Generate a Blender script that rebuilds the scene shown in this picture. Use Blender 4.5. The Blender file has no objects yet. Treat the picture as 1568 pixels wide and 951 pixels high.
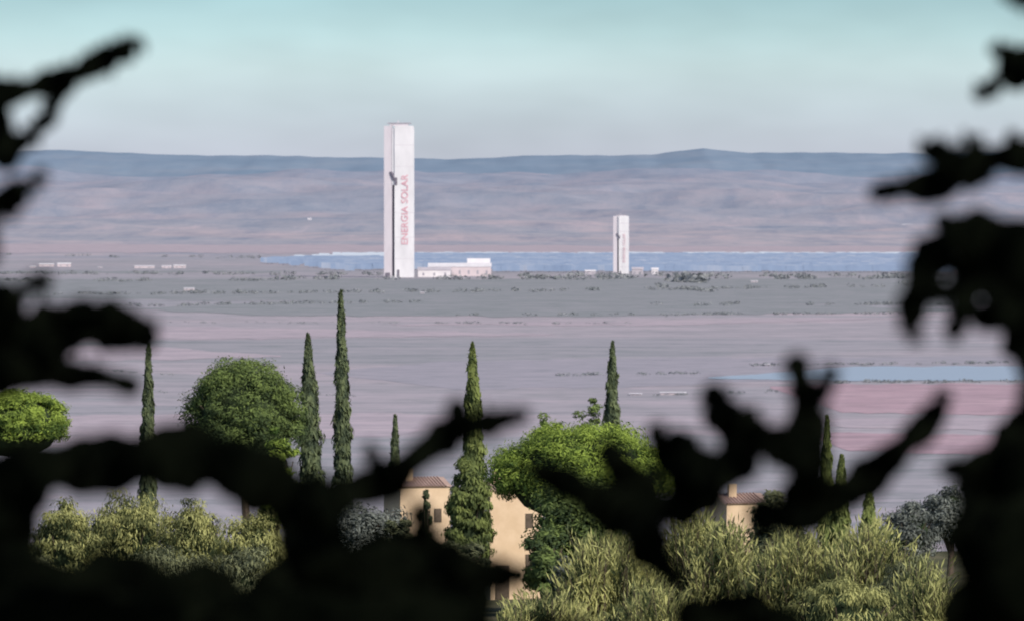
import bpy, math, random
import numpy as np
from mathutils import noise, Vector, Matrix
rng=np.random.default_rng(7); random.seed(7)
K=0.1361/1568; CH=87.0; EY=300.0
def P(px,py,d): return np.array([(px-784)*K*d, d, CH+(EY-py)*K*d])
def GY(py): return CH/((py-EY)*K)      # distance of plain at picture row
sc=bpy.context.scene
sc.view_settings.view_transform='Standard'; sc.view_settings.look='None'; sc.view_settings.exposure=0

# ---------------- material helpers
def newmat(name):
    m=bpy.data.materials.new(name); m.use_nodes=True; nt=m.node_tree; nt.nodes.clear()
    out=nt.nodes.new('ShaderNodeOutputMaterial'); return m,nt,out
def N(nt,t,**kw):
    n=nt.nodes.new(t)
    for k,v in kw.items(): setattr(n,k,v)
    return n
def ramp(nt,stops,interp='LINEAR'):
    r=nt.nodes.new('ShaderNodeValToRGB'); r.color_ramp.interpolation=interp
    e=r.color_ramp.elements
    while len(e)>1: e.remove(e[-1])
    e[0].position=stops[0][0]; e[0].color=(*stops[0][1],1)
    for p,c in stops[1:]:
        x=e.new(p); x.color=(*c,1)
    return r
def mix(nt,fac,a,b,mode='MIX'):
    m=nt.nodes.new('ShaderNodeMix'); m.data_type='RGBA'; m.blend_type=mode
    for s,v in ((m.inputs[0],fac),(m.inputs[6],a),(m.inputs[7],b)):
        if hasattr(v,'is_output'): nt.links.new(v,s)
        elif isinstance(v,(int,float)): s.default_value=v
        else: s.default_value=(*v,1)
    return m.outputs[2]
def posmap(nt,scale,rot=0):
    g=N(nt,'ShaderNodeNewGeometry'); mp=N(nt,'ShaderNodeMapping'); mp.inputs['Scale'].default_value=scale
    mp.inputs['Rotation'].default_value=(0,0,rot)
    nt.links.new(g.outputs['Position'],mp.inputs['Vector']); return mp.outputs[0]
def noise_t(nt,vec,scale=1,detail=4,rough=.6):
    n=N(nt,'ShaderNodeTexNoise'); n.inputs['Scale'].default_value=scale; n.inputs['Detail'].default_value=detail; n.inputs['Roughness'].default_value=rough
    nt.links.new(vec,n.inputs['Vector']); return n.outputs['Fac']
def maprange(nt,v,a,b,c=0,d=1):
    n=N(nt,'ShaderNodeMapRange'); nt.links.new(v,n.inputs[0])
    for i,x in enumerate((a,b,c,d)): n.inputs[i+1].default_value=x
    return n.outputs[0]
def diffuse(nt,out,col,rough=1.0,spec=0.0):
    b=N(nt,'ShaderNodeBsdfPrincipled'); b.inputs['Roughness'].default_value=rough; b.inputs['Specular IOR Level'].default_value=spec
    if hasattr(col,'is_output'): nt.links.new(col,b.inputs['Base Color'])
    else: b.inputs['Base Color'].default_value=(*col,1)
    nt.links.new(b.outputs[0],out.inputs[0]); return b
def noisy(name,c1,c2,scale,rough=.9,spec=.1,sc3=(1,1,1)):
    m,nt,out=newmat(name); f=noise_t(nt,posmap(nt,sc3),scale,6,.65)
    r=ramp(nt,[(.3,c1),(.7,c2)]); nt.links.new(f,r.inputs[0]); diffuse(nt,out,r.outputs[0],rough,spec); return m
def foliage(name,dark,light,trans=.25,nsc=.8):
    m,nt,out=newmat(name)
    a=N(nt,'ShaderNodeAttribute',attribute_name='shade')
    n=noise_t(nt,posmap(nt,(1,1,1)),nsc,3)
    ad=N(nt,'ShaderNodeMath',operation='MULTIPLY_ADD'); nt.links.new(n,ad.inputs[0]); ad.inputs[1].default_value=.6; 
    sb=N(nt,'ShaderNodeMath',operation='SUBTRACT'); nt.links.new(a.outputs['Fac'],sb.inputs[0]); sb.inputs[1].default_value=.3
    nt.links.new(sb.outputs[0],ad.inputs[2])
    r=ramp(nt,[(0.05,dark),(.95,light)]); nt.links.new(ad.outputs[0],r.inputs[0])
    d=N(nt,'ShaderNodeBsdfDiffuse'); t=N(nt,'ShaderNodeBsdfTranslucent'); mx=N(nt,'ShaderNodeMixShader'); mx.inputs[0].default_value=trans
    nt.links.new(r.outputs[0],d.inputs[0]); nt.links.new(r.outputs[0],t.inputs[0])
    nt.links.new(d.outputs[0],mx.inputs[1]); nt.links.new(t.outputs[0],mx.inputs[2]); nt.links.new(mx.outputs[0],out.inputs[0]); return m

# ---------------- mesh builder (quads)
class MB:
    def __init__(s): s.v=[];s.f=[];s.m=[];s.s=[];s.n=0
    def add(s,v,f,mat=0,shade=.5):
        v=np.asarray(v,float).reshape(-1,3); f=np.asarray(f,int).reshape(-1,4)
        s.v.append(v); s.f.append(f+s.n); s.n+=len(v)
        s.m.append(np.full(len(f),mat)); s.s.append(np.full(len(v),shade) if np.isscalar(shade) else np.asarray(shade))
    def leaves(s,c,nrm,size,aspect=.5,up=None,mat=0,shade=.5,jit=.5):
        n=len(c); nr=nrm+rng.normal(0,jit,(n,3)); nr/=np.linalg.norm(nr,axis=1)[:,None]+1e-9
        a=rng.normal(0,1,(n,3))
        if up is not None: a=np.asarray(up)+rng.normal(0,.25,(n,3))
        u=a-(a*nr).sum(1)[:,None]*nr; u/=np.linalg.norm(u,axis=1)[:,None]+1e-9
        w=np.cross(nr,u); sz=(size*rng.uniform(.6,1.3,n))[:,None]
        v=np.stack([c-u*sz,c+w*sz*aspect,c+u*sz,c-w*sz*aspect],1).reshape(-1,3)
        f=np.arange(4*n).reshape(-1,4)
        sh=np.repeat(np.broadcast_to(shade,(n,)),4); s.add(v,f,mat,sh)
    def tube(s,pts,rad,seg=8,mat=0,flat=(1,1,1),shade=.5):
        pts=np.asarray(pts,float); k=len(pts); vs=[]
        for i in range(k):
            t=pts[min(i+1,k-1)]-pts[max(i-1,0)]; t/=np.linalg.norm(t)+1e-9
            ref=np.array([0,1,0]) if abs(t[1])<.9 else np.array([1,0,0])
            a=np.cross(t,ref); a/=np.linalg.norm(a); b=np.cross(t,a)
            for j in range(seg):
                th=2*math.pi*j/seg
                vs.append(pts[i]+(a*math.cos(th)+b*math.sin(th)*flat[1])*rad[i])
        f=[[i*seg+j,i*seg+(j+1)%seg,(i+1)*seg+(j+1)%seg,(i+1)*seg+j] for i in range(k-1) for j in range(seg)]
        s.add(vs,f,mat,shade)
    def box(s,x0,x1,y0,y1,z0,z1,mat=0,shade=.5):
        v=[(x,y,z) for z in (z0,z1) for y in (y0,y1) for x in (x0,x1)]
        s.add(v,[(0,2,3,1),(4,5,7,6),(0,1,5,4),(2,6,7,3),(0,4,6,2),(1,3,7,5)],mat,shade)
    def build(s,name,mats,smooth=False,parent=None):
        v=np.concatenate(s.v);f=np.concatenate(s.f);m=np.concatenate(s.m);sh=np.concatenate(s.s)
        me=bpy.data.meshes.new(name); me.vertices.add(len(v)); me.vertices.foreach_set('co',v.astype(np.float32).ravel())
        me.loops.add(len(f)*4); me.loops.foreach_set('vertex_index',f.astype(np.int32).ravel())
        me.polygons.add(len(f)); me.polygons.foreach_set('loop_start',np.arange(0,len(f)*4,4,dtype=np.int32))
        try: me.polygons.foreach_set('loop_total',np.full(len(f),4,dtype=np.int32))
        except Exception: pass
        me.update(calc_edges=True)
        me.polygons.foreach_set('material_index',m.astype(np.int32))
        me.polygons.foreach_set('use_smooth',np.full(len(f),smooth))
        at=me.attributes.new('shade','FLOAT','POINT'); at.data.foreach_set('value',sh.astype(np.float32))
        for x in mats: me.materials.append(x)
        me.validate(); o=bpy.data.objects.new(name,me); sc.collection.objects.link(o)
        if parent: o.parent=parent
        return o
def empty(name):
    e=bpy.data.objects.new(name,None); sc.collection.objects.link(e); return e

# ---------------- terrain
prof_d=[-400,0,40,200,300,450,600,800,1400,1800,13500,15000,17000,19000,21000,22500,40000]
prof_z=[86,85.3,80,68,64,62,59,44,4,0,0,18,57,103,150,120,60]
def gz(d): return float(np.interp(d,prof_d,prof_z))
def terr(x,y):
    z=gz(y)
    if y>13500:
        a=min(1,(y-13500)/4000)
        z+=a*34*(noise.fractal(Vector((x/800,y/1400,1.3)),1.0,2.0,6))
        z+=a*14*noise.noise(Vector((x/200+y/400,y/500,4)))
    elif y<1300:
        z+=min(1,max(0,y-20)/60)*.8*noise.noise(Vector((x/25,y/25,0)))
    return z
xs=np.unique(np.concatenate([np.linspace(-16000,-2600,40),np.linspace(-2600,2600,300),np.linspace(2600,16000,40)]))
ys=np.concatenate([np.linspace(-400,1400,70),np.linspace(1450,13500,50),np.linspace(13560,23000,180),np.linspace(23500,40000,10)])
V=[(x,y,terr(x,y)) for y in ys for x in xs]; nx=len(xs)
i,j=np.meshgrid(np.arange(len(ys)-1),np.arange(nx-1),indexing='ij'); q=(i*nx+j).ravel()
mb=MB(); mb.add(V,np.stack([q,q+1,q+1+nx,q+nx],1))
m,nt,out=newmat('land')  # plain and hill colours have distance haze painted in
g=N(nt,'ShaderNodeNewGeometry'); sx=N(nt,'ShaderNodeSeparateXYZ'); nt.links.new(g.outputs['Position'],sx.inputs[0])
wn=N(nt,'ShaderNodeTexNoise'); wn.inputs['Scale'].default_value=1; wn.inputs['Detail'].default_value=3; nt.links.new(posmap(nt,(1/260,1/120,0)),wn.inputs['Vector'])
vadd=N(nt,'ShaderNodeVectorMath',operation='MULTIPLY_ADD'); nt.links.new(wn.outputs['Color'],vadd.inputs[0]); vadd.inputs[1].default_value=(.5,.5,0)
nt.links.new(posmap(nt,(1/420,1/330,0),.15),vadd.inputs[2])
vo=N(nt,'ShaderNodeTexVoronoi'); vo.inputs['Scale'].default_value=1
nt.links.new(vadd.outputs[0],vo.inputs['Vector'])
sp=N(nt,'ShaderNodeSeparateColor'); nt.links.new(vo.outputs['Color'],sp.inputs[0])
r1=ramp(nt,[(0,(.34,.33,.345)),(.3,(.395,.36,.38)),(.5,(.355,.34,.36)),(.75,(.435,.38,.40)),(1,(.375,.355,.375))]); nt.links.new(sp.outputs[0],r1.inputs[0])
n1=noise_t(nt,posmap(nt,(1/160,1/60,0)),1,8,.7)
r2=ramp(nt,[(.3,(.76,.80,.80)),(.5,(1,1,1)),(.72,(1.22,1.13,1.14))]); nt.links.new(n1,r2.inputs[0])
plain=mix(nt,1,r1.outputs[0],r2.outputs[0],'MULTIPLY')
n1b=noise_t(nt,posmap(nt,(1/26,1/20,0)),1,6,.75)
r2b=ramp(nt,[(.36,(.74,.81,.78)),(.5,(1,1,1)),(.7,(1.14,1.09,1.10))]); nt.links.new(n1b,r2b.inputs[0])
plain=mix(nt,.9,plain,r2b.outputs[0],'MULTIPLY')
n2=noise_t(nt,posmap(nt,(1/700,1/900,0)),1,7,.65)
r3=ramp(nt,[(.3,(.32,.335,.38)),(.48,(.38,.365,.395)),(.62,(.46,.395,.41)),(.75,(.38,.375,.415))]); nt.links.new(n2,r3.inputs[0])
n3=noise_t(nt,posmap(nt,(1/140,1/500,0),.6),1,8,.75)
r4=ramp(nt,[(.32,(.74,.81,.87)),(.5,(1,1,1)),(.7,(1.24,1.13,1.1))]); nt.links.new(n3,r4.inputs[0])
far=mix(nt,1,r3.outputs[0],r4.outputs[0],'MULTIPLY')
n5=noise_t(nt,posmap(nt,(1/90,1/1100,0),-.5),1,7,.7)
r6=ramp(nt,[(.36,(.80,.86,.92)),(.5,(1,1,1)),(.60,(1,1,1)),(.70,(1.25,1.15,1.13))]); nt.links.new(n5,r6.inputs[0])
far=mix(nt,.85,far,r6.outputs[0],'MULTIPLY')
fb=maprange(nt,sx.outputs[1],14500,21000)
far=mix(nt,fb,far,mix(nt,.58,far,(.25,.30,.385)))  # bluish haze blended into the hill colour, stronger with distance
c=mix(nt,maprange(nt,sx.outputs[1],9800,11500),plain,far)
n4=noise_t(nt,posmap(nt,(.12,.12,.12)),1,8,.7)
r5=ramp(nt,[(.3,(.05,.06,.035)),(.55,(.12,.115,.07)),(.75,(.2,.17,.11))]); nt.links.new(n4,r5.inputs[0])
c=mix(nt,maprange(nt,sx.outputs[1],900,1700),r5.outputs[0],c)
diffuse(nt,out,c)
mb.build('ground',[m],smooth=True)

# distant mountain ridge
rx=[-1500,-300,0,90,200,300,420,520,640,720,800,900,1000,1045,1075,1110,1150,1250,1400,1568,1900,3200]
ry=[245,238,231,231,235,238,239,241,244,243,240,238,236,232,229,232,235,234,235,240,236,245]
mb=MB(); X2=np.unique(np.concatenate([np.linspace(-12000,-2400,60),np.linspace(-2400,2400,420),np.linspace(2400,12000,60)])); Y2=np.linspace(22600,30000,60); V=[]
for y in Y2:
    for x in X2:
        px=x/(K*26000)+784; top=87+(300-np.interp(px,rx,ry))*K*26000
        t=(y-22600)/(26000-22600); t=t if t<1 else max(0,1-(y-26000)/4000)
        h=60+(top-60)*(t**.8)+ (t*(1.15-t)*4)*14*noise.fractal(Vector((x/500,y/900,7)),1,2,6)+ t*3.5*noise.noise(Vector((x/90,3,0)))
        V.append((x,y,h))
nx=len(X2); i,j=np.meshgrid(np.arange(len(Y2)-1),np.arange(nx-1),indexing='ij'); q=(i*nx+j).ravel()
mb.add(V,np.stack([q,q+1,q+1+nx,q+nx],1))
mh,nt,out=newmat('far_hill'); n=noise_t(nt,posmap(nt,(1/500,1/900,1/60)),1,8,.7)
r=ramp(nt,[(.3,(.20,.27,.345)),(.5,(.23,.295,.37)),(.7,(.28,.325,.385))]); nt.links.new(n,r.inputs[0]); diffuse(nt,out,r.outputs[0])  # pale blue ridge tones, aerial haze put into the base colour
mb.build('mountain_ridge',[mh],smooth=True)

# ---------------- fields and water on the plain
def strip(name,mat,poly_top,poly_bot,z,rag=2.2):
    n=260; x0=poly_top[0][0]; x1=poly_top[-1][0]; V=[];F=[]
    for k in range(n+1):
        px=x0+(x1-x0)*k/n
        for q_,pl in enumerate((poly_top,poly_bot)):
            py=np.interp(px,[p[0] for p in pl],[p[1] for p in pl])+rag*noise.fractal(Vector((px/60,z*9+pl[0][1],0)),1,2,5)
            d=GY(py); V.append(((px-784)*K*d,d,z))
    F=[(2*k,2*k+1,2*k+3,2*k+2) for k in range(n)]
    b=MB(); b.add(V,F); return b.build(name,[mat])
def fieldmat(name,c1,c2,c3):  # soil and crop tones, greyed by haze put into the colour
    m,nt,out=newmat(name); f=noise_t(nt,posmap(nt,(1/90,1/60,0)),1,8,.75)
    r=ramp(nt,[(.3,c1),(.5,c2),(.7,c3)]); nt.links.new(f,r.inputs[0]); 
    n1b=noise_t(nt,posmap(nt,(1/22,1/18,0)),1,6,.75)
    r2b=ramp(nt,[(.36,(.76,.81,.79)),(.5,(1,1,1)),(.7,(1.13,1.08,1.09))]); nt.links.new(n1b,r2b.inputs[0])
    diffuse(nt,out,mix(nt,.9,r.outputs[0],r2b.outputs[0],'MULTIPLY')); return m
m_pink=fieldmat('red_soil',(.38,.28,.31),(.46,.325,.355),(.53,.385,.41))
m_pink2=fieldmat('pale_soil',(.38,.335,.36),(.455,.385,.41),(.53,.44,.46))
m_green=fieldmat('dry_pasture',(.24,.255,.255),(.295,.30,.305),(.36,.34,.355))
m_mauve=fieldmat('stubble',(.34,.32,.35),(.37,.345,.375),(.41,.37,.40))
strip('field',m_pink,[(1180,592),(1300,588),(1900,588)],[(1180,594),(1290,632),(1900,640)],.10)
strip('field',m_pink2,[(1230,640),(1900,642)],[(1230,642),(1300,655),(1900,668)],.10)
strip('field',m_pink,[(1230,662),(1900,671)],[(1230,664),(1300,690),(1900,712)],.10)
strip('field',m_pink2,[(-300,503),(300,500),(850,512)],[(-300,523),(300,520),(850,513)],.10)
strip('field',m_pink2,[(600,497),(1000,490),(1400,486)],[(600,498),(1000,499),(1400,487)],.10)
strip('field',m_pink2,[(-300,530),(200,528),(430,545)],[(-300,560),(200,552),(430,546)],.10)
strip('field',m_green,[(-900,430),(1900,426)],[(-900,452),(1900,470)],.07)
strip('field',m_green,[(200,473),(420,462),(900,458),(1500,474)],[(200,474),(420,484),(900,486),(1500,476)],.14)
strip('field',m_mauve,[(480,570),(700,552),(1000,548),(1900,545)],[(480,571),(700,596),(1000,592),(1900,556)],.06)
strip('field',m_pink2,[(-300,640),(600,632),(760,640)],[(-300,700),(600,668),(760,642)],.08)
strip('field',m_green,[(-900,414),(430,416)],[(-900,422),(430,418)],.07)
strip('field',m_pink2,[(-900,372),(600,376),(1900,380)],[(-900,388),(600,388),(1900,389)],.2)
m_wat,nt,out=newmat('water'); b=diffuse(nt,out,(.39,.44,.49),.4,.3)
strip('water',m_wat,[(1085,579),(1300,562),(1900,560)],[(1085,580),(1300,583),(1900,582)],.2,1.2)
m_white=noisy('white_paint',(.66,.62,.63),(.78,.74,.74),1,sc3=(1/8,1/8,1/8))

# tree lines on the plain
m_hedge=foliage('hedge_leaves',(.20,.215,.22),(.29,.295,.30),.1,.05)  # leaf greys include the haze of the distant plain
b=MB()
def hedge(x0,y0,x1,y1,n,h):
    for k in range(n):
        t=rng.random(); px=x0+(x1-x0)*t+rng.normal(0,2); py=y0+(y1-y0)*t+rng.normal(0,.6)+1.5*noise.noise(Vector((px/50,y0,0))); d=GY(py); hh=h*rng.uniform(.3,1.15)
        if noise.noise(Vector((px/35,y0*1.7,3)))<-.12: continue
        c=np.array([(px-784)*K*d,d,hh*.5]); w=hh*rng.uniform(.9,2.4)
        u=rng.normal(0,1,(22,3)); u/=np.linalg.norm(u,axis=1)[:,None]
        b.leaves(c+u*np.array([w,w,hh*.55]),u,hh*.35,.8,shade=rng.uniform(.1,.9))
for a in [(80,452,860,446,190,2.6),(860,446,1560,436,190,2.6),(150,470,640,463,110,2.0),(700,484,1568,480,170,1.9),(1000,468,1560,466,150,2.2),
          (250,494,1000,496,90,1.2),(1030,432,1075,432,50,7),(1010,440,1090,448,40,3),(1380,438,1568,436,60,4),(430,428,600,428,60,4),(640,428,1400,427,240,4),
          (0,432,430,430,150,3),(850,575,1100,572,60,1.2),(1280,586,1568,585,90,1.3),(200,600,560,606,40,.8),(1000,606,1250,598,50,.9),(1140,560,1568,556,90,1.3),(0,560,270,575,40,.9),
          (0,420,590,421,120,3),(0,392,430,396,60,3),(640,424,1500,424,140,4)]:
    hedge(*a)
b.build('tree_line',[m_hedge])

# heliostat field
m_helio,nt,out=newmat('mirror_glass'); n=noise_t(nt,posmap(nt,(1/70,1/90,0)),1,5,.7)
r=ramp(nt,[(.3,(.17,.225,.33)),(.5,(.22,.28,.39)),(.7,(.33,.36,.43))]); nt.links.new(n,r.inputs[0]); diffuse(nt,out,r.outputs[0],.6,.15)
m_helio2,nt,out=newmat('mirror_rim'); diffuse(nt,out,(.44,.49,.55),.5,.2)
m_steel=noisy('grey_steel',(.25,.27,.3),(.35,.36,.38),.2)
b=MB()
for d in np.arange(8500,10500,60):
    u=(d-8500)/2000; pxl=400+260*abs(u-.55)
    for px in np.arange(pxl+rng.uniform(0,8),1640,11.5*8500/d*1.15):
        if 560<px<760 and d<8700: continue
        if px<pxl+50 and rng.random()<.5: continue
        x=(px-784)*K*d; z0=1.6+rng.uniform(-.3,.3); w=5.6; h=6.8*rng.uniform(.88,1.04); ty=rng.uniform(2.3,3.6)
        if rng.random()<.06: continue
        last=(d>10380) or (px<600 and d>9900)
        b.add([(x-w,d,z0),(x+w,d,z0),(x+w,d+ty,z0+h),(x-w,d+ty,z0+h)],[(0,1,2,3)],1 if last else 0)
        b.box(x-.3,x+.3,d+2,d+2.6,0,z0+h*.5,2)
b.build('heliostat_field',[m_helio,m_helio2,m_steel])

# ---------------- towers
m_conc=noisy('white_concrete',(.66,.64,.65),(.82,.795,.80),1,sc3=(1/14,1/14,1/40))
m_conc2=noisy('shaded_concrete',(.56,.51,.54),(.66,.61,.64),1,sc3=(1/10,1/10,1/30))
m_dark=noisy('dark_recess',(.14,.13,.16),(.22,.2,.24),.1)
m_red=noisy('red_paint',(.60,.24,.30),(.76,.52,.56),.45)
m_red_pale=noisy('pale_red_paint',(.68,.46,.50),(.74,.60,.63),.3)  # paler red for the smaller tower's lettering
m_cap=noisy('grey_cap',(.32,.30,.34),(.40,.38,.42),.2)
def tower(px0,px1,pyt,pyb,d,txt,size,mr):
    k=K*d; W=(px1-px0)*k; H=(pyb-pyt)*k+ (CH-(pyb-EY)*k); xc=((px0+px1)/2-784)*k
    e=empty('solar_power_tower'); e.location=(xc,d,0)
    b=MB(); h=W/2; D=W*.5
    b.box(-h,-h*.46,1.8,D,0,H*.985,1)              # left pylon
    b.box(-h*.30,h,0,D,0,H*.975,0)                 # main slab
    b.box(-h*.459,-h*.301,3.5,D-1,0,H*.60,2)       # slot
    b.box(-h*.459,-h*.301,1.2,D-1,H*.602,H*.97,0)
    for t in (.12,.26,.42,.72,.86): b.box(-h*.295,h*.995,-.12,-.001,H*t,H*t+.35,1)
    b.box(-h*.298,h*.97,.3,D*.9,H*.9755,H*.985,0)
    o=b.build('shaft',[m_conc,m_conc2,m_dark]); o.parent=e
    b=MB(); b.box(-h*.62,h*.62,2,D*.8,H*.9855,H*.998,0); b.box(-h*.8,h*.8,1.6,D*.9,H*.9982,H*1.006,1)
    b.box(-h*.1,-h*.02,4,5,H*1.0065,H*1.02,0); o=b.build('roof_cap',[m_conc2,m_cap]); o.parent=e
    b=MB(); pts=[(-h*.62,1.3,H*.685),(-h*.5,1.2,H*.68),(-h*.38,.9,H*.655),(-h*.36,.7,H*.63)]
    b.tube(pts,[h*.03,h*.10,h*.10,h*.04],8); b.box(-h*.3,-h*.12,-.35,-.13,H*.60,H*.65,0)
    o=b.build('emblem',[m_dark]); o.parent=e
    cu=bpy.data.curves.new('lettering','FONT'); cu.body=txt; cu.size=size; cu.align_x='CENTER'; cu.align_y='CENTER'; cu.extrude=.1; cu.space_character=1.02; cu.offset=size*.008
    cu.materials.append(mr); o=bpy.data.objects.new('lettering',cu); sc.collection.objects.link(o); o.parent=e
    o.matrix_local=Matrix.Translation((h*.40,-.35,H*.44))@Matrix.Rotation(math.radians(-90),4,'Y')@Matrix.Rotation(math.radians(90),4,'X')
    b=MB(); b.box(-h*.12,h*.02,-.5,-.13,0.5,H*.05,0); b.box(-h*.9,-h*.6,1.2,1.79,.5,H*.03,0); o=b.build('service_door',[m_dark]); o.parent=e
tower(588,634,190,425,8000,'ENERGIA SOLAR',10,m_red)
tower(939,963,330,422,8350,'ENERGIA SOLAR',4.3,m_red_pale)

m_pinkw=noisy('pale_render',(.58,.49,.50),(.70,.60,.61),.08)
def shed(px0,px1,pyt,pyb,name='farm_building',mat=None,roofm=None,d=None):
    d=d or GY(pyb); k=K*d; w=(px1-px0)*k; h=(pyb-pyt)*k; xc=((px0+px1)/2-784)*k; dep=max(8,w*.4); z0=terr(xc,d)
    e=empty(name); e.location=(xc,d,z0)
    b=MB(); b.box(-w/2,w/2,0,dep,-3,h*.7,0); o=b.build('walls',[mat or m_pinkw]); o.parent=e
    b=MB(); b.add([(-w/2-.5,-.5,h*.702),(w/2+.5,-.5,h*.702),(w/2+.5,dep/2,h),(-w/2-.5,dep/2,h),(w/2+.5,dep+.5,h*.702),(-w/2-.5,dep+.5,h*.702)],[(0,1,2,3),(3,2,4,5)]); o=b.build('roof',[roofm or m_white]); o.parent=e
    b=MB(); n=max(2,int(w/9))
    for i in range(n):
        x=-w/2+w*(i+.5)/n; b.box(x-1,x+1,-.08,-.002,h*.15,h*.45)
    o=b.build('windows',[m_cap]); o.parent=e
    return e
m_roofg=noisy('grey_roof',(.42,.39,.42),(.52,.47,.50),.1)
shed(656,752,402,422,'industrial_building',m_pinkw,m_white,8120)
shed(640,690,409,424,'industrial_building',m_white,m_roofg,8030)
shed(716,750,395,421,'industrial_building',m_pinkw,m_white,8190)
shed(968,985,410,421,'industrial_building',m_roofg,m_roofg,8300)
shed(998,1008,411,421,'industrial_building',m_white,m_white,8320)
shed(896,912,414,421,'industrial_building',m_roofg,m_white,8300)
for a in [(60,82,404,409),(88,108,403,409),(206,236,407,411),(248,262,407,411),(266,284,406,411),(282,297,441,445),(1012,1050,600,604),(965,982,602,605),(1382,1410,350,353),
          (471,477,339,342),(46,54,408,411),(1462,1484,413,418),(644,650,447,450),(1172,1180,557,560),(150,156,409,411),(1150,1160,430,433)]:
    d=GY(a[3]) if a[3]>380 else 15600
    if a[3]<380: shed(a[0],a[1],a[2],a[3],'farm_building',m_white,m_white,d)
    else: shed(*a)

# ---------------- trees
m_bark=noisy('bark',(.09,.07,.05),(.16,.12,.09),3)
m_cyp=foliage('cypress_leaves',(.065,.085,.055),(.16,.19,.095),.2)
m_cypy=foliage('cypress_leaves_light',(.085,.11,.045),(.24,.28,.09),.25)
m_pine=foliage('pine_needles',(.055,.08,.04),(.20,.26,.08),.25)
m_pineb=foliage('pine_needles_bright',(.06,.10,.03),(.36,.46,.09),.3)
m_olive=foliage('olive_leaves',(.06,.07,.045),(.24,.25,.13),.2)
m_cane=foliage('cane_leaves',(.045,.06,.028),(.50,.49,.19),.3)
m_grey=foliage('grey_shrub_leaves',(.08,.09,.08),(.24,.255,.22),.2)
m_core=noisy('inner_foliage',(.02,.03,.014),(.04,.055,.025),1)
def ground_at(px,d): x=(px-784)*K*d; return x,terr(x,d)
def ellip(b,c,r,mat):
    n=7;seg=10;V=[]
    for i in range(n+1):
        ph=math.pi*i/n
        for j in range(seg):
            th=2*math.pi*j/seg; V.append((c[0]+r[0]*math.sin(ph)*math.cos(th),c[1]+r[1]*math.sin(ph)*math.sin(th),c[2]+r[2]*math.cos(ph)))
    F=[(i*seg+j,i*seg+(j+1)%seg,(i+1)*seg+(j+1)%seg,(i+1)*seg+j) for i in range(n) for j in range(seg)]
    b.add(V,F,mat)
def cypress(px,pyt,wpx,d,mat=m_cyp,n=5200):
    x,z0=ground_at(px,d); k=K*d; zt=CH+(EY-pyt)*k; H=zt-z0; R=wpx*k/2
    b=MB(); b.tube([(x,d,z0-.3),(x,d,z0+H*.5),(x,d,zt-.5)],[.22,.14,.03],8,1)
    hc=.06*H
    t=rng.random(n)**.85; prof=lambda t: np.minimum(1,(t/.12+.3))*np.clip(1-((t-.25)/.75).clip(0,1)**1.5,0.0,1)**.8+.05
    th=rng.random(n)*2*math.pi
    ph=rng.random(3)*9
    bump=1+.16*np.sin(th*2+t*26+ph[0])+.14*np.sin(th*3-t*41+ph[1])+.10*np.sin(t*75+ph[2]+th)
    lean=rng.normal(0,.15)
    r=R*prof(t)*bump*rng.uniform(.55,1.15,n)
    c=np.stack([x+r*np.cos(th)+lean*t**2,d+r*np.sin(th),z0+hc+t*(H-hc)],1)
    nr=np.stack([np.cos(th),np.sin(th),np.full(n,.25)],1)
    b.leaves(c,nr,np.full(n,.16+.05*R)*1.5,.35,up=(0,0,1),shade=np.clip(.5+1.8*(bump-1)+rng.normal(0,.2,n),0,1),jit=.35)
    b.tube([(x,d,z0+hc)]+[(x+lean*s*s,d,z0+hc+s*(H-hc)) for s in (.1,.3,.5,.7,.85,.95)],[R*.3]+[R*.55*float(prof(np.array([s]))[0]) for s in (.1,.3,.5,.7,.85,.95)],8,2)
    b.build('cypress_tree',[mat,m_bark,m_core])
def crown(b,c,r,nclump,per,leaf,aspect=.4,upness=None,cl=.3,lower=-.35,dome=False):
    c=np.array(c);r=np.array(r)
    for i in range(nclump):
        while True:
            u=rng.normal(0,1,3); u/=np.linalg.norm(u)
            if u[2]>lower: break
        rad=rng.uniform(.70,1.0)*(1+.14*math.sin(u[0]*6+c[0])+.1*math.sin(u[2]*9+c[0]))
        if dome: rad=rng.uniform(.86,1.02)*(1+.035*math.sin(u[0]*9+c[0])+.03*math.sin(u[1]*11))
        cc=c+u*r*rad; s=cl*rng.uniform(.6,1.3)*min(r)
        v=rng.normal(0,1,(per,3)); v/=np.linalg.norm(v,axis=1)[:,None]
        pts=cc+v*s*np.array([1.15,1.15,.75])*rng.uniform(.5,1.15,(per,1))
        b.leaves(pts,v+u*.5+np.array([0,0,.3]),np.full(per,leaf),aspect,up=upness,shade=np.clip(rng.uniform(.05,.95)+v[:,2]*.3+rng.normal(0,.13,per)+(.25*(u[2]-.3) if dome else 0),0,1),jit=.5)
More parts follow.
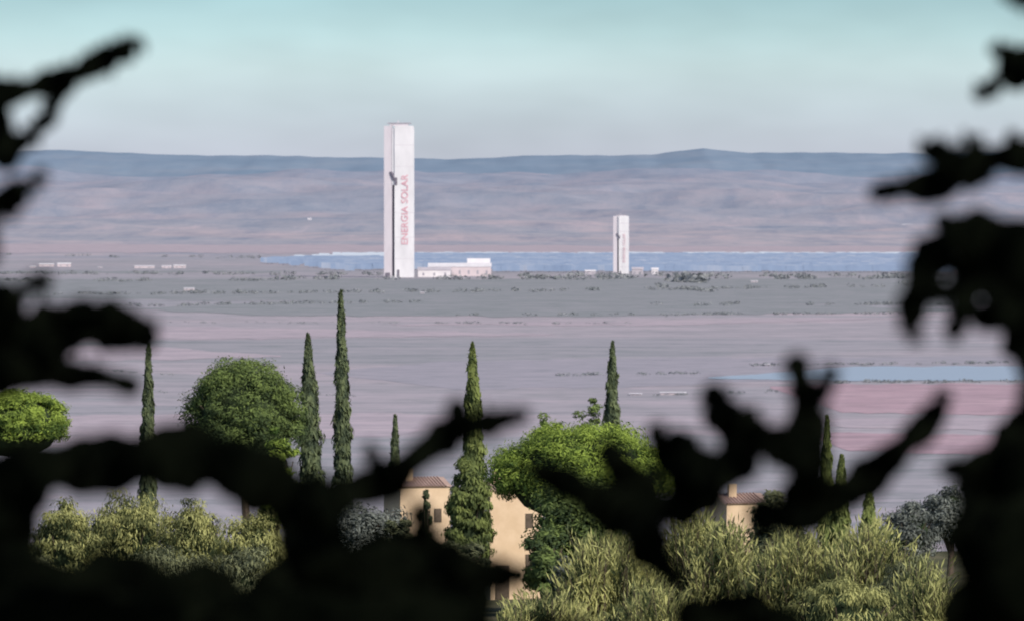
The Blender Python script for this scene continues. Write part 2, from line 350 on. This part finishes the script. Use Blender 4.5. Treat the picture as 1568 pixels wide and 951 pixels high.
def pine(px0,px1,pyt,pyb,d,mat,ncl=150,per=110,leaf=.16,cl=.2):
    px=(px0+px1)/2; x,z0=ground_at(px,d); k=K*d; zt=CH+(EY-pyt)*k; zb=CH+(EY-pyb)*k; R=(px1-px0)*k/2
    b=MB(); zc=zb+(zt-zb)*.30; rz=(zt-zc)
    b.tube([(x+.3,d,z0-.3),(x+.1,d,(z0+zb)/2),(x,d,zc)],[.35,.28,.2],8,1)
    for i in range(9):
        a=i*.7+rng.uniform(0,.3); q=rng.uniform(.5,.85)
        b.tube([(x,d,zb-.6+rng.uniform(-.5,.5)),(x+R*.4*q*math.cos(a),d+R*.4*q*math.sin(a),zb+rz*.2),(x+R*q*math.cos(a),d+R*q*math.sin(a),zc+rz*.3)],[.15,.1,.05],6,1)
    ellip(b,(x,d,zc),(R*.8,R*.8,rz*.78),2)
    crown(b,(x,d,zc),(R*.93,R*.93,rz*.92),ncl,per,leaf,.28,cl=cl,lower=-.3,dome=True)
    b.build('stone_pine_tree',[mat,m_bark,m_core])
def bush_tree(px0,px1,pyt,d,mat,name='olive_tree',ncl=70,per=90,leaf=.16,aspect=.35,up=None,frac=.75):
    px=(px0+px1)/2; x,z0=ground_at(px,d); k=K*d; zt=CH+(EY-pyt)*k; R=(px1-px0)*k/2; H=zt-z0; rz=H*frac/2; zc=zt-rz
    b=MB(); b.tube([(x,d,z0-.3),(x+.15,d,z0+H*.3),(x,d,zc)],[.25,.2,.12],8,1)
    for i in range(6):
        a=i*1.05+rng.uniform(0,.4)
        b.tube([(x,d,z0+H*.25),(x+R*.35*math.cos(a),d+R*.35*math.sin(a),zc-rz*.2),(x+R*.75*math.cos(a),d+R*.75*math.sin(a),zc+rz*.4)],[.12,.08,.03],6,1)
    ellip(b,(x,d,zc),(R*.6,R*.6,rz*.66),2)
    crown(b,(x,d,zc),(R*.9,R*.9,rz*.92),ncl,per,leaf,aspect,up,.3,-.8)
    b.build(name,[mat,m_bark,m_core])
def cane(px0,px1,pyt,d,n=900,mat=m_cane):
    b=MB()
    x0=(px0-784)*K*d; x1=(px1-784)*K*d; cx=(x0+x1)/2; hw=(x1-x0)/2
    for i in range(n):
        x=cx+hw*rng.uniform(-1,1); y=d+rng.uniform(-3,3); z0=terr(x,y); e=1-.35*((x-cx)/hw)**2
        zt=CH+(EY-pyt)*K*y; tuft=noise.noise(Vector((x*.9,y*.5,d))); H=(zt-z0)*e*rng.uniform(.5,1.0)*(1+.22*tuft); lx,ly=rng.normal(0,.45,2)
        if i%3==0: b.tube([(x,y,z0-.1),(x+lx*.3,y+ly*.3,z0+H*.6),(x+lx,y+ly,z0+H*.97)],[.025,.02,.01],4,1)
        m_=22; t=rng.uniform(.15,1,m_)
        c=np.stack([x+lx*t**2+rng.normal(0,.13,m_),y+ly*t**2+rng.normal(0,.13,m_),z0+H*t],1)
        nr=rng.normal(0,1,(m_,3)); nr[:,1]-=.7; nr[:,2]*=.4
        b.leaves(c,nr,np.full(m_,.27),.15,up=(lx*.8,ly*.8,1),shade=np.clip(.40+1.5*tuft+rng.uniform(-.5,.5)+.35*(t-.5),0,1),jit=.3)
    b.build('cane_thicket',[mat,m_bark])
cypress(226,528,22,560); cypress(476,514,33,575); cypress(525,448,24,590,n=6500); cypress(605,638,17,600)
cypress(725,528,34,520,m_cypy); cypress(936,526,27,585); cypress(1264,640,20,560,m_cypy); cypress(1286,700,26,540,m_cypy); cypress(1332,752,30,480,m_cypy)
bush_tree(680,754,694,470,m_cypy,'broadleaf_tree',150,100,.17,.35,(0,0,1),.95)
pine(282,466,547,690,560,m_pine,300,100,.16,.18)
pine(-60,108,592,680,540,m_pineb,260,90)
pine(748,1042,645,770,450,m_pineb,520,85,.13,.2)
bush_tree(385,458,650,500,m_pineb,'broadleaf_tree',60)
bush_tree(812,865,624,560,m_pine,'broadleaf_tree',50)
bush_tree(868,930,618,570,m_pine,'broadleaf_tree',60)
bush_tree(806,960,722,440,m_pine,'broadleaf_tree',190,100)
bush_tree(800,870,800,425,m_pine,'broadleaf_tree',90,90)
bush_tree(585,640,795,440,m_olive,'olive_tree',60); bush_tree(642,660,738,470,m_cyp,'broadleaf_tree',40,60)
bush_tree(655,750,820,430,m_olive,'olive_tree',60)
bush_tree(480,620,765,470,m_grey,'olive_tree',90)
for (a,c_,t,dd) in [(40,150,765,400),(120,270,748,410),(240,350,762,405),(330,450,782,395),(20,120,850,350),(180,330,830,360),(300,440,845,350)]:
    bush_tree(a,c_,t,dd,m_cane if dd>380 else m_olive,'olive_tree',130,120,.14,.25,up=(0,0,1))
cane(770,900,900,380,600); cane(860,1000,806,390,1100); cane(1010,1110,765,400,1000); cane(1060,1160,792,395,900); cane(1150,1300,805,385,1200); cane(1270,1400,792,380,1100); cane(930,1080,890,370,700)
cane(1370,1460,850,365,700)
bush_tree(1340,1440,845,370,m_olive,'olive_tree',80,90,.16,.2,(0,0,1))
bush_tree(1350,1440,770,500,m_grey,'olive_tree',90,70); bush_tree(1410,1500,740,520,m_grey,'olive_tree',90,70)
bush_tree(1142,1240,748,430,m_olive,'olive_tree',100); bush_tree(840,900,850,400,m_grey,'olive_tree',60)
bush_tree(1180,1400,880,350,m_cane,'olive_tree',110,100,.16,.2,(0,0,1))

# ---------------- houses
m_tan=noisy('ochre_render',(.64,.46,.29),(.76,.57,.38),.8)
m_tile=noisy('terracotta_tiles',(.42,.28,.22),(.52,.37,.30),2)
def house(px0,px1,pye,d,name='rendered_house',rot=0,rise=.45,dep=6):
    k=K*d; w=(px1-px0)*k; xc=((px0+px1)/2-784)*k; z0=terr(xc,d)-.5; h=CH+(EY-pye)*k-z0
    e=empty(name); e.location=(xc,d,z0); e.rotation_euler=(0,0,rot)
    b=MB(); b.box(-w/2,w/2,0,dep,0,h); b.add([(-w/2,.0,h),(-w/2,dep,h),(-w/2,dep/2,h+rise),(-w/2,dep/2,h+rise)],[(0,1,2,3)]); b.add([(w/2,.0,h),(w/2,dep,h),(w/2,dep/2,h+rise),(w/2,dep/2,h+rise)],[(0,1,2,3)])
    o=b.build('walls',[m_tan]); o.parent=e
    b=MB(); s=.12
    b.add([(-w/2-s,-s,h-.03),(w/2+s,-s,h-.03),(w/2+s,dep/2,h+rise+.05),(-w/2-s,dep/2,h+rise+.05),(w/2+s,dep+s,h-.03),(-w/2-s,dep+s,h-.03)],[(0,1,2,3),(3,2,4,5)])
    for i in range(int(w/.22)): 
        x=-w/2-s+.12+i*.22; b.tube([(x,-s-.02,h),(x,dep/2,h+rise+.08)],[.05,.05],6)
    o=b.build('roof',[m_tile]); o.parent=e
    b=MB(); b.box(-w*.3,-w*.3+.5,dep*.3,dep*.3+.5,h+.2,h+rise+.7); o=b.build('chimney',[m_tan]); o.parent=e
    b=MB()
    for z in (h-2.4,h-5.0): b.box(w*.25-.25,w*.25+.25,-.05,-.004,z,z+.9)
    o=b.build('windows',[m_bark]); o.parent=e
    b=MB(); b.box(-w*.4,-w*.4+.9,-.06,-.004,.5,2.6); o=b.build('door',[m_bark]); o.parent=e
house(749,832,750,478,rot=.25); house(612,690,744,500,rot=.2); house(1112,1180,770,470,rot=.2)

# ---------------- foreground oak branches (12 m from the camera, out of focus)
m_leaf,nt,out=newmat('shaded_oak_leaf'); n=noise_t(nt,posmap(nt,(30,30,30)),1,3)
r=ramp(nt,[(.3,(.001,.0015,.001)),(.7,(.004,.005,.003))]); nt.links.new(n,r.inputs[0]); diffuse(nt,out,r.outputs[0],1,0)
def strokes(name,L,lob=.8,fat=1.0):
    b=MB()
    for st in L:
        dd=12+rng.uniform(-.7,.7); k=K*dd
        st=np.array(st,float); m_=len(st); s=np.linspace(0,m_-1,(m_-1)*7+1)
        px=np.interp(s,range(m_),st[:,0]); py=np.interp(s,range(m_),st[:,1]); rr=np.interp(s,range(m_),st[:,2])*fat+2
        ker=np.array([1,2,3,2,1])/9
        pad=lambda a: np.convolve(np.concatenate([[a[0]]*2,a,[a[-1]]*2]),ker,'valid')
        px,py,rr=pad(px),pad(py),pad(rr)
        ph=rng.uniform(0,9); rr=rr*(1+.16*np.sin(s*4.2+ph)+.08*np.sin(s*9+ph))
        d0=np.array([px[0]-px[1],py[0]-py[1]]); d0/=np.linalg.norm(d0)+1e-9; d1=np.array([px[-1]-px[-2],py[-1]-py[-2]]); d1/=np.linalg.norm(d1)+1e-9
        A=[(px[0]+d0[0]*rr[0]*q,py[0]+d0[1]*rr[0]*q,rr[0]*math.sqrt(max(0,1-q*q))+.1) for q in (1,.8,.45)]
        B=[(px[-1]+d1[0]*rr[-1]*q,py[-1]+d1[1]*rr[-1]*q,rr[-1]*math.sqrt(max(0,1-q*q))+.1) for q in (.45,.8,1)]
        allp=A+list(zip(px,py,rr))+B
        pts=[P(p[0],p[1],dd+.03*math.sin(i*.5+ph)) for i,p in enumerate(allp)]
        b.tube(pts,[p[2]*k for p in allp],10,0,(1,.22,1))
        for q in range(int(len(px)*lob)):
            i=rng.integers(0,len(px)-1); t=np.array([px[i+1]-px[i],py[i+1]-py[i]]); t/=np.linalg.norm(t)+1e-9
            nn=np.array([-t[1],t[0]])*rng.choice([-1,1])*1.0+t*rng.uniform(-.5,.9); nn/=np.linalg.norm(nn)
            r0=rr[i]; L_=r0*.85+rng.uniform(3,12); w=rng.uniform(6,11)
            o_=np.array([px[i],py[i]]); ddd=dd+rng.uniform(-.1,.1)
            pp=[o_+nn*L_*f for f in (0,.4,.7,.9,1)]
            b.tube([P(a[0],a[1],ddd+.02*j) for j,a in enumerate(pp)],[w*k*f for f in (.5,1,1,.7,.1)],7,0,(1,.2,1))
    b.build(name,[m_leaf],smooth=True)
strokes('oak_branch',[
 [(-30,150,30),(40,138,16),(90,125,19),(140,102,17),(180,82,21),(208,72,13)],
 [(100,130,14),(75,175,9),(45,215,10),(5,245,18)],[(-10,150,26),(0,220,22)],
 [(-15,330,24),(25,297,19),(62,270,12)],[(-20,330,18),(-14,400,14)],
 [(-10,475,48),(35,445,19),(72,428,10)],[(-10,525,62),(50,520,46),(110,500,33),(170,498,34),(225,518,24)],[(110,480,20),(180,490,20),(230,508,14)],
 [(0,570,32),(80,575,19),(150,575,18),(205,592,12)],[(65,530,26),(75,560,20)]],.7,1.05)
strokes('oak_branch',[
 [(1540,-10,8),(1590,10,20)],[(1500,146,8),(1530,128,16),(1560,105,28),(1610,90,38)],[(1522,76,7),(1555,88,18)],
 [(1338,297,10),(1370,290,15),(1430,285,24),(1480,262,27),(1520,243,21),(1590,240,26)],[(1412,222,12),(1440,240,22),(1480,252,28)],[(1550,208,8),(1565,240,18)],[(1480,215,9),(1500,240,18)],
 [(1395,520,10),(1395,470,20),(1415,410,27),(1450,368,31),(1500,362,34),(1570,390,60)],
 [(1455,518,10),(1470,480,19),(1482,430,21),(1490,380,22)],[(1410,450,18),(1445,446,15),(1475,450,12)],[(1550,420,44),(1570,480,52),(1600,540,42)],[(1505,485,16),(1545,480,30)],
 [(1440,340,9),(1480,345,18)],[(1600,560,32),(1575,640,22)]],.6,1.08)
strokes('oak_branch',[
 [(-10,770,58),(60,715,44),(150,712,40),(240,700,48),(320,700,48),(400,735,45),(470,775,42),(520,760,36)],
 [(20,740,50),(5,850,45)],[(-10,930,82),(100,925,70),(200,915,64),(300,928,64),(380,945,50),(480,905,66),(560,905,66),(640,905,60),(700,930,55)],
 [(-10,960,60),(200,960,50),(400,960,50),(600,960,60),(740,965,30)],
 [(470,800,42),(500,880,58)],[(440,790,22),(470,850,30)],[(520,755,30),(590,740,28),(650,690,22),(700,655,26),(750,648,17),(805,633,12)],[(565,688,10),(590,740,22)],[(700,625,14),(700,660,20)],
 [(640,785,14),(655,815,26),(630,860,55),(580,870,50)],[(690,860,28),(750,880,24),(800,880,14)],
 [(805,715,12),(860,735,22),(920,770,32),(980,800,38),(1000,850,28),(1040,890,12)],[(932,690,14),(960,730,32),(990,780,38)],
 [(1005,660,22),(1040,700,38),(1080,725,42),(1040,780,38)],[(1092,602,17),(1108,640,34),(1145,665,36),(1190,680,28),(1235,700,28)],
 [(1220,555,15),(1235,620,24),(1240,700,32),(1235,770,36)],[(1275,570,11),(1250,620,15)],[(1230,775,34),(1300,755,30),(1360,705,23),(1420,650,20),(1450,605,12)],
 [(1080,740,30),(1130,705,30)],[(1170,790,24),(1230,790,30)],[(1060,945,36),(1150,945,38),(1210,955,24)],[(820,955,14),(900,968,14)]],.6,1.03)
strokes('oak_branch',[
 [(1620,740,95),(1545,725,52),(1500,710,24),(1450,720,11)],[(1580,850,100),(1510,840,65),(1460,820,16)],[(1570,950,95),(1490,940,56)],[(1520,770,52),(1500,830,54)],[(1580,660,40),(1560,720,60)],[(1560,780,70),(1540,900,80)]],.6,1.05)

# ---------------- light
az=math.radians(42); el=math.radians(36)   # sun to the right and behind the camera
S=Vector((math.sin(az)*math.cos(el),-math.cos(az)*math.cos(el),math.sin(el)))
l=bpy.data.lights.new('sun','SUN'); l.energy=3.9; l.angle=math.radians(.5); l.color=(1,.93,.84)
lo=bpy.data.objects.new('sun',l); sc.collection.objects.link(lo); lo.rotation_euler=S.to_track_quat('Z','Y').to_euler()
w=bpy.data.worlds.new('World'); sc.world=w; w.use_nodes=True; nt=w.node_tree; nt.nodes.clear()
out=N(nt,'ShaderNodeOutputWorld'); bg=N(nt,'ShaderNodeBackground'); bg.inputs[1].default_value=.1
sk=N(nt,'ShaderNodeTexSky'); sk.sky_type='NISHITA'; sk.sun_disc=False; sk.sun_elevation=el; sk.sun_rotation=math.atan2(S.x,S.y); sk.dust_density=1.5; sk.ozone_density=2
tc=N(nt,'ShaderNodeTexCoord'); sp=N(nt,'ShaderNodeSeparateXYZ'); nt.links.new(tc.outputs['Generated'],sp.inputs[0])
mpn=N(nt,'ShaderNodeMapping'); mpn.inputs['Scale'].default_value=(22,22,70); nt.links.new(tc.outputs['Generated'],mpn.inputs[0])
cl=noise_t(nt,mpn.outputs[0],1,3,.5)
fz=maprange(nt,sp.outputs[2],0,.05)
rp=ramp(nt,[(0,(.72,.71,.94)),(.10,(.70,.71,.93)),(.22,(.62,.69,.88)),(.34,(.54,.65,.80)),(.43,(.44,.58,.72)),(.52,(.34,.48,.61)),(.7,(.34,.48,.62)),(1,(.6,.65,.75))]); nt.links.new(fz,rp.inputs[0])
col=mix(nt,1,sk.outputs[0],rp.outputs[0],'MULTIPLY')
gain=maprange(nt,sp.outputs[2],.03,.12,3.75,1.6)
vm=N(nt,'ShaderNodeVectorMath',operation='SCALE'); nt.links.new(col,vm.inputs[0]); 
cg=maprange(nt,cl,.3,.7,.86,1.08); mm=N(nt,'ShaderNodeMath',operation='MULTIPLY'); nt.links.new(gain,mm.inputs[0]); nt.links.new(cg,mm.inputs[1])
nt.links.new(mm.outputs[0],vm.inputs['Scale'])
nt.links.new(vm.outputs[0],bg.inputs[0]); nt.links.new(bg.outputs[0],out.inputs[0])

# ---------------- camera
cd=bpy.data.cameras.new('camera'); cam=bpy.data.objects.new('camera',cd); sc.collection.objects.link(cam); sc.camera=cam
cd.sensor_width=36; cd.lens=36/(1568*K); cd.clip_start=.1; cd.clip_end=100000
cam.location=(0,0,CH); cam.rotation_euler=(math.radians(90)-(475.5-EY)*K,0,0)
cd.dof.use_dof=True; cd.dof.focus_distance=140; cd.dof.aperture_fstop=7
